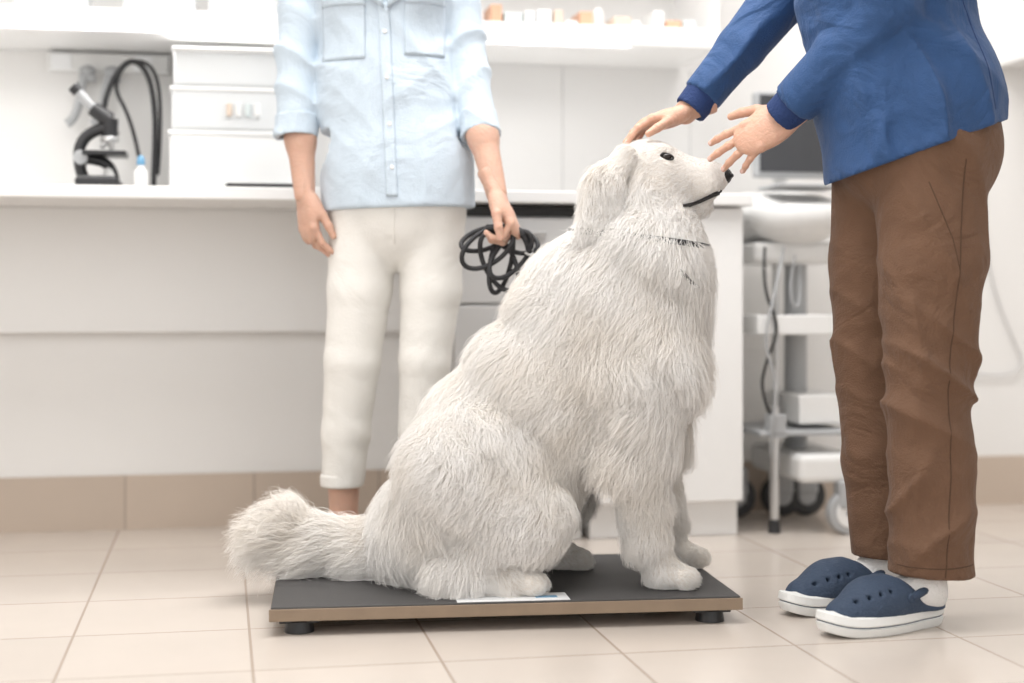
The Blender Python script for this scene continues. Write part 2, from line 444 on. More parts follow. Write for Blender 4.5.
# ultrasound cart
uc=grp('ultrasound_cart')
fu=Field((-.16,-.17,-.11),(.16,.2,.11),.006)
fu.ell((0,-.02,.0),(.125,.13,.075),.0); fu.cone((-.08,.1,0),(.08,.1,0),.07,.07,.05)
fu.cut((0,0,.06),(0,-.25,1))
fu.obj('console_body',M['wplast'],uc,ROOM@Matrix.Translation((.675,-.30,.80)),2)
cx=.675
box(uc,'keyboard',M['gplast'],(cx-.09,-.44,.868),(cx+.09,-.30,.878),.004,)
box(uc,'monitor_bezel',M['gplast'],(cx-.085,-.27,.905),(cx+.125,-.235,1.13),.01)
box(uc,'monitor_screen',M['screen'],(cx-.073,-.273,.92),(cx+.113,-.268,1.12),.001)
cyl(uc,'monitor_stand',M['wplast'],(cx,-.22,.83),(cx,-.22,.98),.02,.02,ROOM)
cyl(uc,'column',M['gplast'],(cx+.045,-.22,.13),(cx+.045,-.22,.76),.03,.03,ROOM)
cyl(uc,'column_rail',M['steel'],(cx-.02,-.25,.13),(cx-.02,-.25,.76),.01,.01,ROOM)
box(uc,'lower_body',M['wplast'],(cx-.12,-.36,.68),(cx+.12,-.12,.735),.015)
box(uc,'shelf_tray',M['wplast'],(cx-.12,-.40,.50),(cx+.12,-.10,.512),.004)
box(uc,'tray_lip',M['wplast'],(cx-.12,-.405,.50),(cx+.12,-.395,.55),.004)
box(uc,'tray_lip_side',M['wplast'],(cx-.125,-.40,.50),(cx-.115,-.10,.55),.004)
box(uc,'printer',M['wplast'],(cx+.0,-.36,.27),(cx+.14,-.12,.345),.006)
box(uc,'lower_shelf',M['gplast'],(cx-.12,-.40,.245),(cx+.13,-.10,.258),.004)
box(uc,'base_deck',M['wplast'],(cx-.03,-.44,.13),(cx+.14,-.08,.20),.015)
cyl(uc,'front_leg',M['steel'],(cx-.075,-.38,.03),(cx-.075,-.38,.32),.012,.012,ROOM)
box(uc,'leg_clamp',M['gplast'],(cx-.095,-.40,.24),(cx-.05,-.36,.30),.004)
cyl(uc,'leg_foot',M['blackr'],(cx-.075,-.38,0),(cx-.075,-.38,.035),.016,.014,ROOM)
def caster(i,x,y,r):
    cyl(uc,'tyre_%d'%i,M['gplast'],(x-.0,y-.018,r),(x,y+.018,r),r,r,ROOM,bev=.006)
    cyl(uc,'hub_%d'%i,M['wplast'],(x-.0,y-.021,r),(x,y+.021,r),r*.68,r*.68,ROOM,bev=.003)
    cyl(uc,'axle_%d'%i,M['black'],(x-.0,y-.024,r),(x,y+.024,r),r*.2,r*.2,ROOM)
    box(uc,'fork_%d'%i,M['gplast'],(x-.03,y-.026,r+.01),(x+.03,y+.026,2*r+.025),.008)
caster(0,cx+.10,-.43,.055)
for i,(x,y) in enumerate(((cx+.05,-.10),(cx+.12,-.10),(cx-.08,-.10))):
    cyl(uc,'rear_tyre_%d'%i,M['black'],(x,y-.018,.055),(x,y+.018,.055),.055,.055,ROOM,bev=.006)
    cyl(uc,'rear_hub_%d'%i,M['gplast'],(x,y-.021,.055),(x,y+.021,.055),.026,.026,ROOM,bev=.003)
    box(uc,'rear_fork_%d'%i,M['gplast'],(x-.03,y-.026,.06),(x+.03,y+.026,.135),.008)
tube(uc,'probe_cable',M['black'],[(cx-.10,-.38,.72),(cx-.12,-.41,.62),(cx-.07,-.41,.52),(cx-.11,-.41,.43),(cx-.12,-.40,.36),(cx-.09,-.39,.30)],.004,ROOM)
tube(uc,'power_cable',M['gplast'],[(cx-.05,-.38,.72),(cx-.09,-.42,.6),(cx-.12,-.42,.48),(cx-.08,-.42,.38),(cx-.10,-.40,.2),(cx-.06,-.35,.14)],.004,ROOM)
tube(uc,'probe_cable_b',M['gplast'],[(cx-.02,-.38,.70),(cx-.05,-.40,.60),(cx-.01,-.40,.55),(cx-.0,-.36,.68)],.003,ROOM)
pc=grp('power_cable')
tube(pc,'cable',M['lam2'],[(1.36,-.01,1.2),(1.37,-.01,.8),(1.40,-.012,.62),(1.46,-.012,.48),(1.50,-.012,.40),(1.44,-.012,.36),(1.30,-.012,.38)],.003,ROOM)
box(pc,'socket',M['wplast'],(1.33,-.012,1.18),(1.40,-.001,1.25),.003)

# ------------------------------------------------------------ weighing scale
SM=Matrix.Translation((-.425,2.635,0))@Matrix.Rotation(math.radians(7),4,'Z')
ws=grp('veterinary_floor_scale')
box(ws,'platform_core',M['plye'],(0,0,.028),(.85,.47,.047),.002,SM)
box(ws,'rubber_mat',M['plate'],(.001,.001,.0455),(.849,.469,.0505),.002,SM)
box(ws,'edge_front',M['plye'],(-.002,-.004,.026),(.852,.0,.0475),.001,SM)
for i,(x,y) in enumerate(((.05,.035),(.80,.035),(.05,.43),(.80,.43))):
    cyl(ws,'foot_%d'%i,M['black'],(x,y,0),(x,y,.022),.027,.024,SM)
    box(ws,'bracket_%d'%i,M['black'],(x-.035,y-.02,.018),(x+.035,y+.02,.030),.002,SM)
box(ws,'label',M['label'],(.33,.004,.0505),(.535,.070,.0512),.0003,SM)
box(ws,'label_logo',M['blue'],(.475,.026,.0512),(.515,.044,.0516),.0002,SM)
for i in range(3): box(ws,'label_line_%d'%i,M['gplast'],(.345,.022+.012*i,.0512),(.42,.0235+.012*i,.0516),.0002,SM)

# ------------------------------------------------------------ dog
PX=.0019467; DY=2.92
def D(u,v,dy=0): return Vector(((u-512)*PX,DY+dy,.6+(295-v)*PX))   # image pixel coordinates scaled onto the dog's mid plane, 1 unit = PX metres
dog=grp('great_pyrenees_dog')
fd=Field((-.60,2.62,.045),(.47,3.22,.96),.0055)
Yax=(0,1,0)
fd.chain([(D(653,222),44*PX),(D(640,268),58*PX),(D(613,328),75*PX),(D(556,388),77*PX),(D(503,450),76*PX),(D(464,508),67*PX)],.05,(Yax,1.05))
fd.cone(D(636,255),D(582,300),50*PX,54*PX,.06)
fd.ell(D(647,338),(45*PX,.118,72*PX),.05)
fd.ell(D(440,530),(60*PX,.15,46*PX),.05)
for sgn in(-1,1):
    near=sgn<0
    if near:
        hip,kn,hk_,pw=D(472,472,-.10),D(530,508,-.13),D(455,560,-.15),D(516,566,-.155)
    else:
        hip,kn,hk_,pw=D(480,470,.10),D(550,505,.12),D(510,562,.13),D(563,566,.10)
    fd.cone(hip,kn,62*PX,36*PX,.05,(Yax,1.15))
    fd.cone(kn,hk_,30*PX,19*PX,.03)
    fd.cone(hk_,pw,17*PX,14*PX,.02)
    fd.ell(pw+Vector((.004,0,0)),(.045,.038,.026),.015)
    for t in range(4):
        dy=(-.024,-.009,.009,.024)[t]; fd.ell(pw+Vector((.042-abs(dy)*.5,dy*1.25,-.003)),(.021,.0105,.019),.003)
    if near:
        sh_,el,wr,pw=D(634,372,-.085),D(630,440,-.10),D(644,530,-.10),D(658,565,-.10)
    else:
        sh_,el,wr,pw=D(645,372,.085),D(652,440,.095),D(672,532,.11),D(683,565,.12)
    fd.cone(sh_,el,46*PX,31*PX,.05)
    fd.cone(el,wr,26*PX,17*PX,.03)
    fd.cone(wr,pw,16*PX,15*PX,.02)
    fd.ell(pw+Vector((.012,0,-.001)),(.043,.036,.026),.015)
    for t in range(4):
        dy=(-.024,-.009,.009,.024)[t]; fd.ell(pw+Vector((.049-abs(dy)*.5,dy*1.25,-.004)),(.021,.0105,.019),.003)
fd.chain([(D(425,550,.02),34*PX),(D(370,556,.03),27*PX),(D(325,548,.03),20*PX),(D(290,530,.03),15*PX),(D(270,540,.03),9*PX)],.03)
# head
fd.ell(D(645,177),(38*PX,.070,37*PX),.03)
fd.ell(D(640,199),(38*PX,.070,33*PX),.03)
fd.cone(D(667,180),D(705,180),30*PX,20*PX,.03,(Yax,1.15))
fd.cone(D(662,208),D(702,205),20*PX,11*PX,.012,(Yax,1.1))
fd.cone(D(703,175.5),D(719,176),14*PX,11.5*PX,.012)
for s_ in(-1,1):
    fd.ell(D(659,153,.033*s_),(.020,.017,.012),.012)
    fd.ell(D(702,187,.018*s_),(.033,.017,.023),.01)
    fd.cone(D(624,158,.062*s_),D(603,184,.080*s_),.020,.030,.012,((0,1,.15*s_),1.9))
    fd.cone(D(603,184,.080*s_),D(594,226,.084*s_),.032,.030,.006,((0,1,0),2.3))
eyeP=[]
for s_ in(-1,1):
    p=fd.march(D(664,159,s_*.2),(0,-s_,0),.3)
    eyeP.append(p)
for s_,p in zip((-1,1),eyeP): fd.ell(p,(.011,.005,.005),.005,mode='sub')
mouth=[]
for s_ in(-1,1):
    L=[]
    for (u,v) in ((720,192),(713,195),(705,199),(697,203),(688,206.5),(680,208)):
        p=fd.march(D(u,v,s_*.12),(0,-s_,0),.2)
        if p is None: p=D(u,v,s_*.008)
        L.append(p)
    mouth.append(L)
for L in mouth:
    for j,(a,b) in enumerate(zip(L[:-1],L[1:])): fd.cone(a,b,.005 if j<3 else .004,.005 if j<3 else .003,.003,mode='sub')
fd.cut((0,0,.0515),(0,0,-1),None)
body,V,Q=fd.obj('body',M['furbase'],dog,None,1)
NC=D(723,176)
ball(dog,'nose',M['nose'],NC,(.0180,.022,.0175))
for i,s_ in enumerate((-1,1)):
    ball(dog,'nostril_%d'%i,M['black'],NC+Vector((.0145,.010*s_,0)),(.005,.004,.0045))
    p=eyeP[i]; ball(dog,'eye_%d'%i,M['eye'],p+Vector((0,-s_*.0005,0)),(.0102,.0055,.0058),)
    tube(dog,'lips_%d'%i,M['nose'],[q+Vector((0,s_*.0012,.001)) for q in mouth[i]],.0030)
    tube(dog,'lower_lip_%d'%i,M['nose'],[q+Vector((-.004,s_*.0022,-.0045+.0008*j)) for j,q in enumerate(mouth[i][:-1])],.0028)
    tube(dog,'eyelid_%d'%i,M['nose'],[p+Vector((math.cos(a)*.0125,s_*.0002,math.sin(a)*.0054-math.cos(a)*.003)) for a in np.linspace(0,2*math.pi,12,endpoint=False)],.0022,cyc=True)
def ring(name,c,n,w,off,mt):
    c=Vector(c);n=Vector(n).normalized();a=n.orthogonal().normalized();b=n.cross(a);v=[];f=[];N=60
    for i in range(N):
        t=2*math.pi*i/N;d=a*math.cos(t)+b*math.sin(t)
        s=0
        while fd.val(c+d*s)<0 and s<.16: s+=.002
        for k in(-1,1): v.append(tuple(c+d*(s+off)+n*w*k))
    for i in range(N):
        j=(i+1)%N;f.append((2*i,2*j,2*j+1,2*i+1))
    o=mesh_obj(name,v,f,mt,dog);m_=o.modifiers.new('t','SOLIDIFY');m_.thickness=.004
    m_=o.modifiers.new('sm','SMOOTH');m_.iterations=4
ring('collar',D(648,241),(.12,0,1),.0095,.0125,M['black'])
line_on(dog,'collar_strap_end',M['black'],fd,[D(672,272),D(682,280),D(693,289)],(0,1,0),.0195,.0050,6)
def fur():
    c=V[Q];nn=np.cross(c[:,2]-c[:,0],c[:,3]-c[:,1]);ar=np.linalg.norm(nn,axis=1)/2;nn/=np.maximum(ar[:,None]*2,1e-12)
    T=[(650,148,-1,.25,.014),(665,165,-1,.1,.008),(690,170,-1,0,.006),(710,185,-1,.1,.005),(690,205,-1,.3,.009),(636,200,-.7,.8,.040),(668,220,-.6,.9,.036),
    (650,240,-.3,1,.062),(690,250,.1,1,.054),(625,230,-.5,1,.062),(695,310,0,1,.066),(690,360,-.1,1,.070),(660,410,-.3,1,.066),(620,340,-.5,1,.060),(565,280,-.8,.75,.062),
    (480,350,-.65,.9,.058),(550,400,-.55,1,.055),(430,410,-.5,1,.058),(400,470,-.35,1,.060),(395,545,-.6,.9,.062),(480,490,-.4,1,.055),(540,515,-.4,.9,.044),(450,560,-.6,.8,.058),
    (500,570,.2,.9,.032),(525,568,1,.4,.013),(565,568,1,.4,.013),(560,520,-.3,1,.034),(630,470,-.4,1,.050),(645,510,-.3,1,.036),(655,545,.0,1,.022),(672,568,1,.4,.013),(690,568,1,.4,.013),(612,440,-.6,1,.066),
    (598,455,-.4,1,.06),(680,500,-.2,1,.030),(360,555,-1,.25,.065),(360,535,-1,-.15,.065),(310,550,-1,.2,.080),(300,525,-1,-.6,.088),(275,530,-.8,-.4,.082),(265,545,-.8,.7,.080),(290,560,-.8,.7,.08),
    (600,190,-.3,1,.028),(597,225,-.2,1,.040),(622,165,-.6,.8,.018)]
    TP=np.array([[(t[0]-512)*PX,.6+(295-t[1])*PX] for t in T]);TD=np.array([[t[2],0,-t[3]] for t in T]);TD/=np.linalg.norm(TD,axis=1)[:,None];TL=np.array([t[4] for t in T])
    def sample(N):
        i=rng.choice(len(Q),N,p=ar/ar.sum());s,t=rng.random(N)[:,None],rng.random(N)[:,None]
        cc=c[i];p=(cc[:,0]*(1-s)+cc[:,1]*s)*(1-t)+(cc[:,3]*(1-s)+cc[:,2]*s)*t
        return p,nn[i]
    ns=7
    def strands(P,Nn,jit,frizz):
        d2=(P[:,0:1]-TP[:,0])**2+(P[:,2:3]-TP[:,1])**2
        w=1/(d2+.0002)**2;w/=w.sum(1,keepdims=True)
        fl=w@TD;L=w@TL
        x,y,z=P.T;q=np.clip(L/.035,.15,1)
        fl[:,0]+=q*(.34*np.sin(z*23+x*11)+.32*np.sin(z*47-y*31+2)+.26*np.sin(x*83+z*71))
        fl[:,1]+=q*(.30*np.sin(x*19+z*13)+.28*np.sin(x*53+z*29))
        fl[:,2]+=q*.22*np.sin(x*61-z*37+1)
        fl+=rng.normal(0,jit,fl.shape)*np.clip(q+.25,0,1)[:,None]
        tang=fl-(fl*Nn).sum(1,keepdims=True)*Nn
        tang/=np.maximum(np.linalg.norm(tang,axis=1,keepdims=True),1e-6)
        sd=np.cross(tang,Nn)
        L=L*rng.uniform(.6,1.15,len(P))*(1+.18*np.sin(x*37+z*41))
        lift=np.where(L>.02,.66,.32)*rng.uniform(.4,1.5,len(P))
        ph=rng.random(len(P))*6.28;fz=frizz*rng.uniform(.3,1.3,len(P))
        out=np.zeros((len(P),ns,3))
        for k in range(ns):
            t=k/(ns-1)
            out[:,k]=P+L[:,None]*(t*tang+(t-.55*t*t)*lift[:,None]*Nn)+sd*(L*fz*(np.sin(t*5.5+ph)-np.sin(ph)))[:,None]
            out[:,k,2]-=L*.22*t*t
        return out,L
    N=340000
    P,Nn=sample(N);Pc,Nc=sample(16000)
    def keep(P):
        k=P[:,2]>.054
        for e in eyeP: k&=np.linalg.norm((P-np.array(e)+np.array((-.001,0,0)))*np.array([1,1,1.8]),axis=1)>.0135
        nzc=np.array(NC);k&=np.linalg.norm(P-nzc,axis=1)>.023
        for L in mouth:
            for q in L: k&=np.linalg.norm(P-np.array(q)+np.array((0,0,.002)),axis=1)>.0060
        return k
    k=keep(P);P,Nn=P[k],Nn[k];k=keep(Pc);Pc,Nc=Pc[k],Nc[k]
    S,L=strands(P,Nn,.28,.09);C,LC=strands(Pc,Nc,.27,.07)
    kd=KDTree(len(Pc))
    for i,p in enumerate(Pc):kd.insert(p,i)
    kd.balance()
    ci=np.array([kd.find(p)[1] for p in P])
    amt=np.where(L>.02,.66,.3)*rng.uniform(.0,1.4,len(P))
    amt[rng.random(len(P))<.15]=0
    same=(Nn*Nc[ci]).sum(1)>.3
    for kx in range(ns):
        t=kx/(ns-1)
        w=(np.clip(amt,0,.82)*t**1.1*same)[:,None]
        S[:,kx]=S[:,kx]*(1-w)+(C[ci,kx]+ (P-Pc[ci])*.4)*w
    S[:,:,2]=np.maximum(S[:,:,2],np.where((S[:,:,0]>-.47),.0525,.004))
    hc=bpy.data.hair_curves.new('fur_coat')
    hc.add_curves([ns]*len(S))
    hc.attributes['position'].data.foreach_set('vector',S.reshape(-1).astype(np.float32)) if 'position' in hc.attributes else hc.points.foreach_set('position',S.reshape(-1).astype(np.float32))
    ra=hc.attributes.get('radius') or hc.attributes.new('radius','FLOAT','POINT')
    rr=np.tile(np.linspace(.00042,.00011,ns),len(S)).astype(np.float32);ra.data.foreach_set('value',rr)
    m=bpy.data.materials.new('white_fur');m.use_nodes=True;nt=m.node_tree;b=nt.nodes['Principled BSDF']
    b.inputs['Roughness'].default_value=.6;b.inputs['Specular IOR Level'].default_value=.3
    hi=nt.nodes.new('ShaderNodeHairInfo');cr=nt.nodes.new('ShaderNodeValToRGB')
    cr.color_ramp.elements[0].color=(.955,.93,.895,1);cr.color_ramp.elements[1].color=(.99,.98,.965,1)
    nt.links.new(hi.outputs['Random'],cr.inputs['Fac'])
    c2=nt.nodes.new('ShaderNodeValToRGB')   # shade between tufts put into the colour: strands darker, warmer at the root
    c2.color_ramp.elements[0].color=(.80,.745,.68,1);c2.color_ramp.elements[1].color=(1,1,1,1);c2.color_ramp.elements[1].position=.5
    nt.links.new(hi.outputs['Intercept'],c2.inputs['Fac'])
    tc=nt.nodes.new('ShaderNodeTexCoord');nz=nt.nodes.new('ShaderNodeTexNoise');nz.inputs['Scale'].default_value=5;nt.links.new(tc.outputs['Object'],nz.inputs['Vector'])
    c3=nt.nodes.new('ShaderNodeValToRGB');c3.color_ramp.elements[0].position=.40;c3.color_ramp.elements[0].color=(1,1,1,1);c3.color_ramp.elements[1].position=.70;c3.color_ramp.elements[1].color=(.98,.955,.92,1)
    nt.links.new(nz.outputs['Fac'],c3.inputs['Fac'])
    mx=nt.nodes.new('ShaderNodeVectorMath');mx.operation='MULTIPLY';my_=nt.nodes.new('ShaderNodeVectorMath');my_.operation='MULTIPLY'
    nt.links.new(cr.outputs[0],mx.inputs[0]);nt.links.new(c2.outputs[0],mx.inputs[1])
    nt.links.new(mx.outputs[0],my_.inputs[0]);nt.links.new(c3.outputs[0],my_.inputs[1]);nt.links.new(my_.outputs[0],b.inputs['Base Color'])
    hc.materials.append(m)
    o=bpy.data.objects.new('fur_coat',hc);link(o,dog)
    print('fur strands',len(S))
fur()

# ------------------------------------------------------------ hands
def hand(parent,name,m,wrist,f,p,left,curl=(20,20,20,20),spread=6,thumb=(35,20),scale=1.0):
    F=Field((-.06,-.075,-.11),(.22,.085,.05),.0020)
    F.cone((-.05,0,0),(.005,0,0),.026,.0245,.01,((0,0,1),1.35))
    F.cone((.0,0,0),(.05,.002,0),.0255,.034,.02,((0,0,1),2.0))
    F.cone((.05,.002,0),(.080,0,0),.034,.036,.015,((0,0,1),2.6))
    F.ell((.035,.024,-.008),(.030,.016,.015),.015)
    F.ell((.04,-.022,-.006),(.035,.014,.013),.015)
    tips=[]
    for i,(yy,L,r,x0) in enumerate(((.0275,.077,.0083,.084),(.0093,.086,.0086,.088),(-.0093,.079,.0082,.085),(-.0265,.062,.0072,.077))):
        a=math.radians(spread*(1.5-i)); dx=Vector((math.cos(a),math.sin(a),0)); z=Vector((0,0,-1))
        pt=Vector((x0,yy,0)); F.cone((x0-.035,yy*.85,.001),pt,.008,.0094,.006)
        F.ell((x0-.003,yy,.003),(.010,.0085,.0088),.005)
        ang=0;seg=(.46,.30,.24);rs=(r,r*.90,r*.84,r*.70)
        for j in range(3):
            ang+=math.radians(curl[i]*(1.0,1.15,.7)[j])
            d=dx*math.cos(ang)+z*math.sin(ang); q=pt+d*L*seg[j]
            F.cone(pt,q,rs[j],rs[j+1],.002); pt=q
            if j<2: F.ell(q,rs[j+1]*1.1,.002)
        tips.append((pt,d,dx.cross(d)))
    ta,tc=thumb;a=math.radians(ta)
    pt=Vector((.018,.020,-.006));d=Vector((math.cos(a),math.sin(a),-.25)).normalized()
    q=pt+d*.042;F.cone(pt,q,.0145,.0110,.010);a2=math.radians(ta-tc);d=Vector((math.cos(a2),math.sin(a2),-.3)).normalized()
    q2=q+d*.032;F.cone(q,q2,.0108,.0094,.003);a2=math.radians(ta-1.6*tc);d=Vector((math.cos(a2),math.sin(a2),-.32)).normalized()
    q3=q2+d*.024;F.cone(q2,q3,.0096,.0074,.003)
    ex=Vector(f).normalized();pz=Vector(p);pz=(pz-ex*pz.dot(ex)).normalized();ez=-pz;ey=ez.cross(ex)
    R=Matrix((ex,ey,ez)).transposed().to_4x4()
    mw=Matrix.Translation(wrist)@R@Matrix.Scale(scale,4)
    F.obj(name,m,parent,mw,1,mirror=left)
    for i,(t,dd,s_) in enumerate(tips):
        up=Vector((0,0,1))-dd*dd.z if curl[i]<40 else Vector((1,0,0))-dd*dd.x
        up.normalize();side=dd.cross(up)
        c=t-dd*.002+up*.0048
        Rm=Matrix((dd,side,up)).transposed().to_4x4()
        if left:
            c=Vector((c.x,-c.y,c.z));dm=Vector((dd.x,-dd.y,dd.z));um=Vector((up.x,-up.y,up.z));Rm=Matrix((dm,dm.cross(um),um)).transposed().to_4x4()
        ball(parent,'%s_nail_%d'%(name,i),M['nail'],(0,0,0),(.0058,.0045,.0016),mw@Matrix.Translation(c)@Rm)
    return mw

# ------------------------------------------------------------ heads
def head(parent,c,yaw,pitch,skin,bun):
    F=Field((-.11,-.15,-.19),(.11,.14,.15),.0035)
    F.ell((0,.018,.035),(.074,.094,.084),.0)
    F.cone((0,-.02,-.04),(0,-.045,-.085),.058,.030,.04)
    F.ell((0,-.035,-.02),(.056,.052,.06),.03)
    F.cone((0,-.088,.015),(0,-.106,-.022),.007,.011,.012)
    for s in(-1,1):
        F.ell((s*.010,-.098,-.026),(.007,.009,.006),.006)
        F.ell((s*.030,-.086,.010),(.017,.012,.012),.006,mode='sub')
        F.cone((s*.014,-.089,.030),(s*.045,-.078,.030),.006,.005,.012)
        F.ell((s*.040,-.068,-.018),(.020,.020,.020),.02)
        F.ell((s*.078,.015,.0),(.007,.018,.030),.006)
        F.ell((s*.083,.010,.002),(.004,.010,.018),.003,mode='sub')
    F.ell((0,-.086,-.052),(.024,.012,.010),.01)
    F.ell((0,-.082,-.088),(.018,.016,.014),.02)
    F.cone((0,.02,-.06),(0,.03,-.19),.052,.056,.03)
    mw=Matrix.Translation(c)@Matrix.Rotation(yaw,4,'Z')@Matrix.Rotation(pitch,4,'X')
    F.obj('head',skin,parent,mw,2)
    for i,s in enumerate((-1,1)):
        ball(parent,'eyeball_%d'%i,M['eyew'],(s*.030,-.077,.010),.0115,mw)
        ball(parent,'iris_%d'%i,M['iris'],(s*.030,-.0865,.010),(.0055,.0028,.0055),mw)
        tube(parent,'eyebrow_%d'%i,M['hairb'],[(s*.015,-.096,.031),(s*.03,-.094,.036),(s*.047,-.082,.030)],.0022,mw)
    tube(parent,'upper_lip',M['lip'],[(-.022,-.091,-.052),(-.008,-.1,-.048),(0,-.1,-.050),(.008,-.1,-.048),(.022,-.091,-.052)],.0035,mw)
    tube(parent,'lower_lip',M['lip'],[(-.02,-.091,-.054),(0,-.1,-.059),(.02,-.091,-.054)],.004,mw)
    H=Field((-.12,-.14,-.2),(.12,.2,.17),.004)
    H.ell((0,.028,.048),(.084,.100,.088),.0)
    H.ell((0,.06,-.02),(.07,.06,.07),.03)
    H.cut((0,-.062,.055),(0,-1,-.55))
    H.ell((0,-.05,-.02),(.068,.075,.085),.01,mode='sub')
    if bun: H.ell((0,.14,.06),(.045,.04,.045),.015)
    else: H.cone((0,.115,.03),(0,.14,-.13),.03,.018,.02)
    H.folds((1,0,.1),380,.002,1)
    H.obj('hair',M['hairb'],parent,mw,1)

# ------------------------------------------------------------ woman (dog owner)
WP=.0021667;WY=3.25
def W(u,v,dy=0): return Vector(((u-512)*WP,WY+dy,.6+(295-v)*WP))   # image pixel coordinates, scaled to metres at the woman's depth
wo=grp('standing_woman')
T=Field((-.52,3.02,.10),(-.02,3.46,.98),.0052)
T.cone(W(396,150),W(397,205),.142,.143,.03,(Yax,1.35))
T.ell(W(374,215,.03),(.078,.10,.09),.05);T.ell(W(420,215,.03),(.078,.10,.09),.05)
T.chain([(W(365,215),.078),(W(360,290,-.005),.069),(W(353,360,-.008),.060),(W(346,430,.003),.052),(W(341.5,500,.01),.044)],.012,(Yax,.95))
T.chain([(W(429,215),.078),(W(431,290,-.005),.066),(W(425,360,-.012),.055),(W(421,430,-.003),.048),(W(421,505,.0),.043)],.012,(Yax,.95))
T.folds((.6,.3,.8),75,.0018,1.0,W(346,440),.11);T.folds((-.6,.3,.8),75,.0018,2.4,W(425,430),.13)
T.folds((.8,.2,.6),60,.0015,4,W(362,320),.13);T.folds((-.8,.2,.6),60,.0015,5,W(422,320),.13);T.folds((.95,.0,.3),60,.004,6,W(395,240),.12)
T.cut(W(341,487),(0,0,-1),.12);T.cut(W(425,487),(0,0,-1),.12)
T.obj('trousers',M['pantw'],wo,None,1)
for i,u in enumerate((341.5,421)):
    H=Field((W(u,490)-Vector((.08,.08,.03))),(W(u,490)+Vector((.08,.09,.05))),.004)
    H.cone(W(u,466,.008),W(u,500,.008),.048,.046,0,(Yax,.95));H.cut(W(u,487),(0,0,-1));H.cut(W(u,474),(0,0,1))
    H.obj('turn_up_%d'%i,M['pantw'],wo,None,1)
line_on(wo,'fly_seam',M['pantw'],T,[W(398,205),W(397,245)],(0,1,0),.0005,.0015)
for i,(u,x) in enumerate(((343,-1),(423,1))):
    Lg=Field(W(u,560)-Vector((.09,.16,.06)),W(u,470)+Vector((.09,.13,.03)),.0045)
    a=W(u,460,.012);an=Vector((a.x,a.y,.085))
    Lg.cone(a,an,.037,.029,.01);Lg.cone(an,(an.x,an.y+.03,.05),.030,.026,.015);Lg.cone(an,(an.x+.01*x,an.y-.10,.035),.030,.022,.03)
    Lg.obj('leg_%d'%i,M['skin2'],wo,None,1)
S=Field((-.60,3.02,.74),(.03,3.48,1.46),.0050)
S.chain([(W(384,-70),.140),(W(384,0),.142),(W(387,90),.146),(W(397,170),.158),(W(399,225),.170)],.04,(Yax,1.38))
S.ell(W(355,-10,-.065),(.055,.05,.055),.05);S.ell(W(415,-10,-.065),(.055,.05,.055),.05)
S.cone(W(322,-85,.01),W(444,-85,.01),.055,.055,.05)
S.cone(W(384,-95,.01),W(384,-120,.015),.07,.06,.03)
S.folds((1,.2,.12),62,.011,1.0,W(395,170),.20,.7);S.folds((.75,.2,.65),60,.010,3.0,W(390,60),.18,.8);S.folds((-.6,.2,.8),55,.008,6.0,W(400,110),.14,.8)
armL=[(W(314,-72,.01),.060),(W(303,-10,.02),.054),(W(297,60,.01),.047),(W(298,150,-.02),.043)]
armR=[(W(446,-72,.01),.058),(W(456,-10,.015),.049),(W(467,60,.005),.044),(W(480,132,-.044),.038)]
S.chain(armL,.010);S.chain(armR,.010)
S.folds((.5,.2,.9),85,.009,2,W(297,60),.13);S.folds((-.5,.2,.9),85,.008,5,W(466,60),.12)
S.cut(W(297,134),(0,-.1,-1),.10);S.cut(W(480,130,-.045),(.15,-.4,-1),.052)
S.cut(W(399,210),(.03,0,-1),.30) 
S.cone(W(297,120,-.01),W(297,150,-.02),.034,.034,0,mode='sub')
S.ell(W(385,-130,-.08),(.045,.09,.12),.01,mode='sub')
S.obj('shirt',M['shirtw'],wo,None,1)
for i,(pa,pb,r,nn_) in enumerate(((W(297,100,-.003),W(297,160,-.022),.047,(0,-.12,-1)),(W(474.5,100,-.024),W(486,160,-.066),.0425,(.15,-.4,-1)))):
    pc_=pa.lerp(pb,.45);n_=Vector(nn_).normalized()
    C=Field(pc_-Vector((.08,.09,.07)),pc_+Vector((.08,.08,.07)),.0035)
    C.cone(pa,pb,r,r,0);C.cut(pc_+n_*.024,n_);C.cut(pc_-n_*.024,-n_)
    C.cone(pa,pb+(pb-pa)*.4,r-.009,r-.009,0,mode='sub');C.folds((.6,.1,.8),120,.003,i*3+1)
    C.obj('rolled_cuff_%d'%i,M['shirtw'],wo,None,1)
dY=(0,1,0)
def pk(name,u0,u1,v0,v1):
    patch(wo,name,M['shirtw'],S,[W(u0,v0),W(u1,v0),W(u1,v1),W(u0,v1)],dY,.002,16,16,.002)
    patch(wo,name+'_hem',M['shirtw'],S,[W(u0,v0),W(u1,v0),W(u1,v0+9),W(u0,v0+9)],dY,.0034,16,3,.0016)
pk('pocket_right',326,370,6,66);pk('pocket_left',408,446,4,62)
patch(wo,'placket',M['shirtw'],S,[W(382,12),W(393,12),W(402,200),W(391,200)],dY,.0022,5,60,.002)
for i,v in enumerate((40,85,130,172)):
    h=S.march(W(389+i*2.5,v,-.4),dY,.8)
    if h: cyl(wo,'button_%d'%i,M['wplast'],h+Vector((0,-.0055,0)),h+Vector((0,-.002,0)),.0045)
patch(wo,'collar_a',M['shirtw'],S,[W(350,-60),W(380,-50),W(388,18),W(372,8)],dY,.006,6,12,.003)
patch(wo,'collar_b',M['shirtw'],S,[W(391,-50),W(419,-60),W(406,8),W(392,18)],dY,.006,6,12,.003)
N_=Field(W(384,-60)-Vector((.12,.14,.12)),W(384,-60)+Vector((.12,.14,.20)),.005)
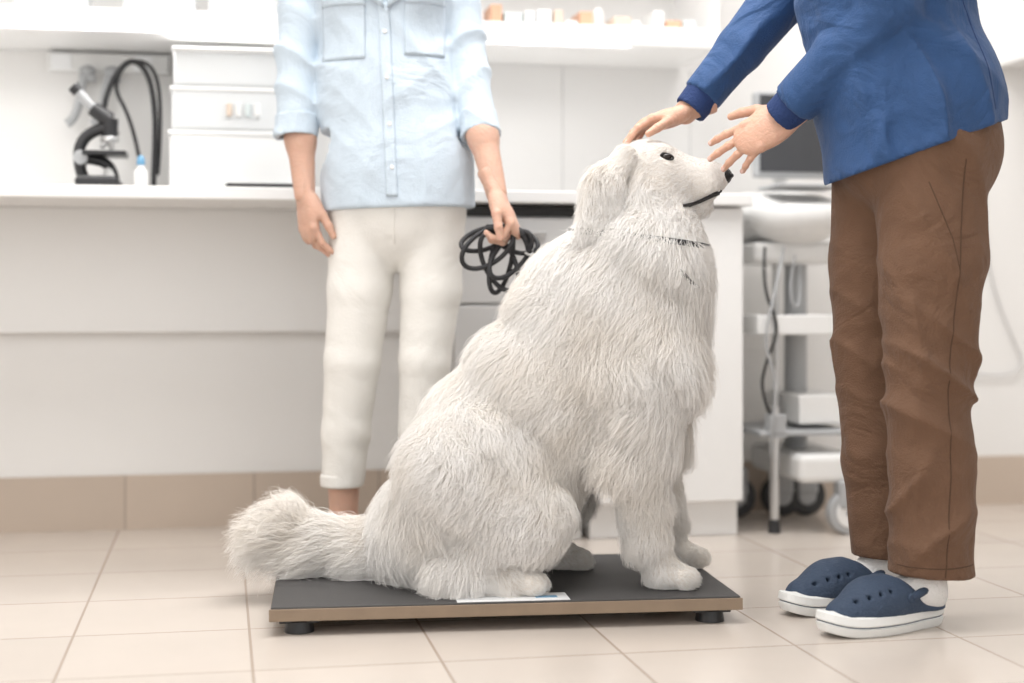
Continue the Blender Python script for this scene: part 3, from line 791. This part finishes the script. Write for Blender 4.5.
N_.cone(W(384,-30,-.01),W(384,-90,.0),.085,.055,.02,(Yax,1.25));N_.cone(W(384,-90,.0),W(384,-140,.01),.052,.05,.02)
N_.obj('neck',M['skin2'],wo,None,1)
head(wo,W(384,-165,0),0,.1,M['skin2'],False)
for i,(a,b) in enumerate(((W(297,95,.0),W(307,196,-.035)),(W(472,92,-.018),W(497,197,-.11)))):
    A=Field(np.minimum(a,b)-.07,np.maximum(a,b)+.07,.004)
    mid=a.lerp(b,.45);A.chain([(a,.031),(mid,.031),(b,.0225)],.02);A.obj('forearm_%d'%i,M['skin2'],wo,None,1)
hand(wo,'right_hand',M['skin2'],W(307,196,-.035),(.14,-.08,-1),(.75,.55,0),False,(20,24,28,32),2,(28,14),.93)
hw=hand(wo,'left_hand',M['skin2'],W(497,197,-.11),(.42,-.22,-.85),(-.75,.1,-.3),True,(56,60,62,64),2,(32,26),.95)
def shoe(parent,name,loc,yaw,mu,ms_,clog,scale=1.0,flip=1):
    X=Matrix.Translation(loc)@Matrix.Rotation(yaw,4,'Z')@Matrix.Scale(scale,4)
    out=[];N=48
    def hw_(t): return .033+.016*math.sin(max(0,min(1,(t-.25)/.75))*math.pi*.8)
    for i in range(N):
        a=2*math.pi*i/N;cx_=math.cos(a);sy=math.sin(a)
        x=.138*cx_ ;t=(cx_+1)/2
        y=hw_(t)*math.copysign(abs(sy)**.62,sy)+flip*.006*math.sin(t*math.pi)
        out.append((x,y))
    def slab(nm,m,z0,z1,g0,g1):
        v=[];f=[]
        rings=[(z0,g0-.003),(z0+.003,g0),((z0+z1)/2,(g0+g1)/2),(z1-.002,g1),(z1,g1-.003)]
        for z,g in rings:
            for x,y in out:
                toe=.012*max(0,(x-.07)/.07)**2
                v.append((x*(1+g/.138),y*(1+g/.045),z+toe))
        n=len(out)
        for k in range(len(rings)-1):
            for i in range(n):
                j=(i+1)%n;f.append((k*n+i,k*n+j,(k+1)*n+j,(k+1)*n+i))
        f.append(tuple(range(n-1,-1,-1)));f.append(tuple(range((len(rings)-1)*n,len(rings)*n)))
        mesh_obj(nm,v,f,m,parent,False,X)
    slab(name+'_outsole',ms_,0,.018,-.002,.002)
    slab(name+'_stripe',mu,.016,.022,.000,.000)
    slab(name+'_midsole',ms_,.020,.038,.003,.001)
    U=Field((-.16,-.08,.018),(.17,.08,.15),.0036)
    U.cone((.02,flip*.004,.048),(.086,flip*.004,.033),.046,.038,.0,((0,0,1),1.05))
    U.cone((-.03,0,.055),(.03,0,.054),.041,.045,.03)
    U.cone((-.095,0,.035),(-.095,0,.075),.036,.033,.02);U.cone((-.095,0,.04),(-.02,0,.052),.036,.042,.03)
    if clog:
        U.cone((-.085,0,.082),(-.045,0,.125),.030,.040,.005,mode='sub')
        U.cone((-.085,0,.045),(-.02,0,.06),.028,.030,.004,mode='sub')
        U.cone((-.058,-.08,.108),(-.058,.08,.108),.026,.026,.012,mode='sub')
        # real vent holes along both sides of the toe box
        for s in(-1,1):
            for k in range(4): U.cone((.015+.022*k,s*.020,.066-.002*k),(.015+.022*k,s*.056,.086-.003*k),.0042,.0042,0,mode='sub')
    else:
        U.cone((-.075,0,.07),(-.06,0,.13),.028,.034,.006,mode='sub')
    U.cut((0,0,.034),(0,0,-1))
    U.obj(name+'_upper',mu,parent,X,1)
    if clog:
        tube(parent,name+'_heel_strap',mu,[(-.03,-.047,.064),(-.07,-.045,.078),(-.118,-.02,.084),(-.122,0,.084),(-.118,.02,.084),(-.07,.045,.078),(-.03,.047,.064)],.008,X)
        for k,s in enumerate((-1,1)): cyl(parent,name+'_rivet_%d'%k,mu,(-.03,s*.045,.064),(-.03,s*.053,.064),.009,X=X)
    else:
        for k in range(5): tube(parent,name+'_lace_%d'%k,M['sole'],[(.01+.015*k,-.022,.093-.005*k),(.012+.015*k,0,.103-.006*k),(.01+.015*k,.022,.093-.005*k)],.0025,X)
for i,(u,yw) in enumerate(((343,-math.pi/2-.12),(423,-math.pi/2+.12))):
    p=W(u,500,.012);shoe(wo,'sneaker_%d'%i,Vector((p.x,p.y-.065,0)),yw,M['sole'],M['sole'],False,.9)

ls=grp('dog_leash')
hc_=hw@Vector((.085,0,-.03))
def loop(nm,c,rx,rz,tilt,ph,r=.0052):
    pts=[]
    for i in range(14):
        a=2*math.pi*i/14
        x=rx*math.cos(a);z=rz*math.sin(a)
        pts.append((c.x+x*math.cos(tilt)-z*math.sin(tilt),c.y+.012*math.sin(2*a+ph),c.z+x*math.sin(tilt)+z*math.cos(tilt)))
    tube(ls,nm,M['blackr'],pts,r,cyc=True)
loop('coil_a',hc_+Vector((-.028,-.01,-.030)),.062,.034,.6,0)
loop('coil_b',hc_+Vector((-.004,.0,-.060)),.032,.066,.45,1)
loop('coil_c',hc_+Vector((.020,-.008,-.045)),.030,.060,-.7,2)
loop('coil_d',hc_+Vector((.0,.01,-.055)),.022,.072,-.2,3)
loop('coil_e',hc_+Vector((-.036,.008,-.012)),.050,.022,.3,4)
loop('coil_f',hc_+Vector((.034,.0,-.016)),.045,.024,-.3,5)
tube(ls,'handle_strap',M['blackr'],[hc_+Vector((-.03,0,.01)),hc_+Vector((.02,-.012,.012)),hc_+Vector((.055,-.01,-.005)),hc_+Vector((.06,0,-.035))],.009)
tube(ls,'clip',M['steel'],[hc_+Vector((.055,-.01,-.02)),hc_+Vector((.07,-.01,-.035)),hc_+Vector((.062,-.01,-.05)),hc_+Vector((.05,-.01,-.04))],.003)

# ------------------------------------------------------------ veterinarian
ve=grp('veterinarian')
VT=Field((.50,2.56,.06),(1.0,3.04,1.02),.0052)
VT.ell((.760,2.80,.87),(.146,.165,.12),.03)
VT.cone((.755,2.80,.95),(.75,2.80,.88),.145,.146,.03)
VT.ell((.790,2.75,.83),(.074,.075,.095),.05);VT.ell((.780,2.86,.84),(.08,.08,.09),.05)
VT.chain([((.757,2.735,.83),.103),((.762,2.72,.66),.094),((.752,2.715,.47),.080),((.760,2.715,.28),.077),((.757,2.715,.05),.078)],.015,(Yax,1.1))
VT.chain([((.712,2.865,.83),.100),((.695,2.87,.66),.086),((.688,2.875,.48),.072),((.702,2.88,.28),.066),((.722,2.885,.05),.063)],.015,(Yax,1.1))
VT.folds((.6,.2,.8),75,.015,1,(.76,2.66,.45),.14,.8);VT.folds((-.5,.2,.8),65,.013,2.2,(.75,2.66,.24),.13,.8)
VT.folds((.9,.1,.45),60,.015,3,(.74,2.66,.70),.17,.7);VT.folds((.6,.2,.8),75,.014,4,(.66,2.8,.45),.15,.8);VT.folds((.4,.2,.9),85,.010,5,(.74,2.7,.13),.09,.7)
VT.folds((1,.1,.05),50,.010,7,(.74,2.66,.40),.30,.5)
VT.cut((.757,2.715,.095),(-.05,0,-1),.14)
VT.cut((.722,2.885,.098),(-.05,0,-1),.095)
VT.obj('trousers',M['pantv'],ve,None,1)
line_on(ve,'side_seam',M['seamv'],VT,[(.80,2.7,.84),(.785,2.7,.62),(.770,2.7,.45),(.775,2.7,.28),(.765,2.7,.10)],(0,1,0),-.0004,.0014,16)
line_on(ve,'hem_seam',M['seamv'],VT,[(.69,2.7,.118),(.757,2.7,.116),(.825,2.7,.118)],(0,1,0),-.0004,.0012,10)
line_on(ve,'pocket_seam',M['seamv'],VT,[(.735,2.7,.80),(.775,2.7,.70),(.787,2.7,.64)],(0,1,0),-.0004,.0012,12)
SX=-.037
for i,p in enumerate(((.757,2.715),(.722,2.885))):
    A=Field((p[0]-.18,p[1]-.08,.02),(p[0]+.08,p[1]+.08,.2),.0045)
    A.cone((p[0],p[1],.18),(p[0]-.012,p[1],.075),.042,.035,.01);A.cone((p[0]-.012,p[1],.07),(p[0]+.0,p[1]+.005,.055),.034,.030,.02);A.cone((p[0]-.012,p[1],.07),(p[0]-.11,p[1]-.04,.05),.034,.026,.02)
    A.obj('sock_%d'%i,M['sock'],ve,None,1)
yw=math.pi+math.radians(26)
for i,(hx,hy) in enumerate(((.757,2.715),(.722,2.885))):
    c=Vector((hx+SX,hy,0))+Vector((math.cos(yw),math.sin(yw),0))*.065
    shoe(ve,'clog_%d'%i,c,yw,M['clog'],M['sole'],True,.97,1 if i==0 else -1)
VS=Field((.28,2.50,.74),(1.0,3.14,1.58),.0055)
VS.chain([((.655,2.80,1.36),.140),((.690,2.80,1.16),.148),((.722,2.80,1.00),.150),((.752,2.80,.84),.170)],.05,(Yax,.98))
VS.ell((.782,2.80,.96),(.116,.16,.13),.06)
VS.cone((.66,2.66,1.41),(.66,2.94,1.41),.062,.062,.06)
VS.cone((.645,2.8,1.42),(.62,2.8,1.48),.075,.06,.03)
VS.folds((.9,.2,.35),62,.016,1,(.74,2.68,.96),.20,.7);VS.folds((.5,.2,.9),60,.014,2,(.74,2.68,1.14),.17,.8);VS.folds((1,.1,.1),75,.013,4,(.65,2.7,.92),.13,.7)
nearA=[((.655,2.64,1.40),.066),((.668,2.63,1.25),.061),((.672,2.665,1.115),.057),((.600,2.73,1.035),.053),((.517,2.795,.948),.043)]
farA=[((.66,2.96,1.40),.066),((.60,2.985,1.29),.062),((.535,2.975,1.19),.056),((.45,2.96,1.085),.050),((.365,2.945,.982),.041)]
B=VS
B.chain(nearA,.010);B.chain(farA,.010)
B.folds((.7,.2,-.6),105,.014,2,(.60,2.72,1.04),.09,.8);B.folds((.7,.2,-.6),100,.014,5,(.45,2.95,1.08),.12,.8);B.folds((.3,.2,1),75,.013,6,(.66,2.64,1.14),.11,.8)
B.cut((.752,2.80,.865),(.34,0,-.94))
def unit(a,b): return (Vector(b)-Vector(a)).normalized()
nd=unit(nearA[-2][0],nearA[-1][0]);fdv=unit(farA[-2][0],farA[-1][0])
B.cut(Vector(nearA[-1][0])-nd*.01,nd,.06);B.cut(Vector(farA[-1][0])-fdv*.01,fdv,.06)
B.cone((.865,2.5,.84),(.875,2.80,.945),.004,.004,0,mode='sub')
B.ell((.57,2.8,1.53),(.05,.06,.1),.01,mode='sub')
B.obj('tunic',M['shirtv'],ve,None,1)
line_on(ve,'tunic_side_seam',M['cuffv'],VS,[(.86,2.7,.93),(.82,2.7,1.10),(.76,2.7,1.25)],(0,1,0),-.0004,.0014,14)
for i,(a,d,r) in enumerate(((nearA[-1][0],nd,.040),(farA[-1][0],fdv,.038))):
    a=Vector(a);C=Field(a-Vector((.11,.11,.11)),a+Vector((.11,.11,.11)),.0035)
    C.cone(a-d*.06,a+d*.05,r+.001,r-.006,0);C.cut(a+d*.026,d);C.cut(a-d*.022,-d)
    C.cone(a,a+d*.08,r-.012,r-.012,0,mode='sub')
    C.obj('rib_cuff_%d'%i,M['cuffv'],ve,None,1)
    A=Field(a-Vector((.12,.12,.12)),a+Vector((.12,.12,.12)),.004)
    w=Vector((.514,2.80,.933)) if i==0 else Vector((.340,2.945,.958))
    A.cone(a-d*.05,w,.030,.0235,.01);A.obj('forearm_%d'%i,M['skin'],ve,None,1)
hand(ve,'left_hand',M['skin'],Vector((.517,2.802,.935)),(-.82,.16,-.48),(-.35,.75,-.5),True,(12,10,13,18),9,(48,18),.98)
hand(ve,'right_hand',M['skin'],Vector((.345,2.945,.960)),(-.93,-.06,-.28),(.3,-.12,-.95),False,(16,18,20,22),5,(30,10),.93)
head(ve,Vector((.575,2.80,1.615)),-math.pi/2,.55,M['skin'],True)

# ------------------------------------------------------------ light
def area(name,loc,tgt,sx,sy,power,col=(1,1,1)):
    l=bpy.data.lights.new(name,'AREA');l.shape='RECTANGLE';l.size=sx;l.size_y=sy;l.energy=power;l.color=col
    o=bpy.data.objects.new(name,l);o.location=loc;o.rotation_euler=(Vector(tgt)-Vector(loc)).to_track_quat('-Z','Y').to_euler();link(o)
area('window_light',(-2.0,.6,1.7),(0,3.2,.6),1.8,1.6,58,(1,.998,.992))
area('ceiling_lamp',(-.3,2.2,2.65),(-.3,2.2,0),1.6,.8,40,(1,.985,.97))
area('ceiling_lamp.001',(.6,3.1,2.65),(.6,3.1,0),1.6,.6,34,(1,.985,.97))
p=ROOM@Vector((-.7,-.28,1.21));q=ROOM@Vector((-.7,-.05,.8))
area('under_shelf_fill',p,q,1.9,.03,3.5,(1,.985,.97));  # added fill to brighten the wall below the shelf, no fixture there
l=bpy.data.objects['under_shelf_fill'];l.rotation_euler=(math.radians(-15),0,TH)
w=bpy.data.worlds.new('daylight');w.use_nodes=True;sc.world=w
w.node_tree.nodes['Background'].inputs[0].default_value=(1,.988,.972,1);w.node_tree.nodes['Background'].inputs[1].default_value=1.25

cam=bpy.data.cameras.new('camera');co=bpy.data.objects.new('camera',cam);link(co)
co.location=(0,0,.6);co.rotation_euler=(math.pi/2,0,0)
cam.sensor_width=36;cam.lens=52.73;cam.shift_y=-.0454
cam.dof.use_dof=True;cam.dof.focus_distance=2.80;cam.dof.aperture_fstop=1.5
cam.clip_start=.05
sc.camera=co
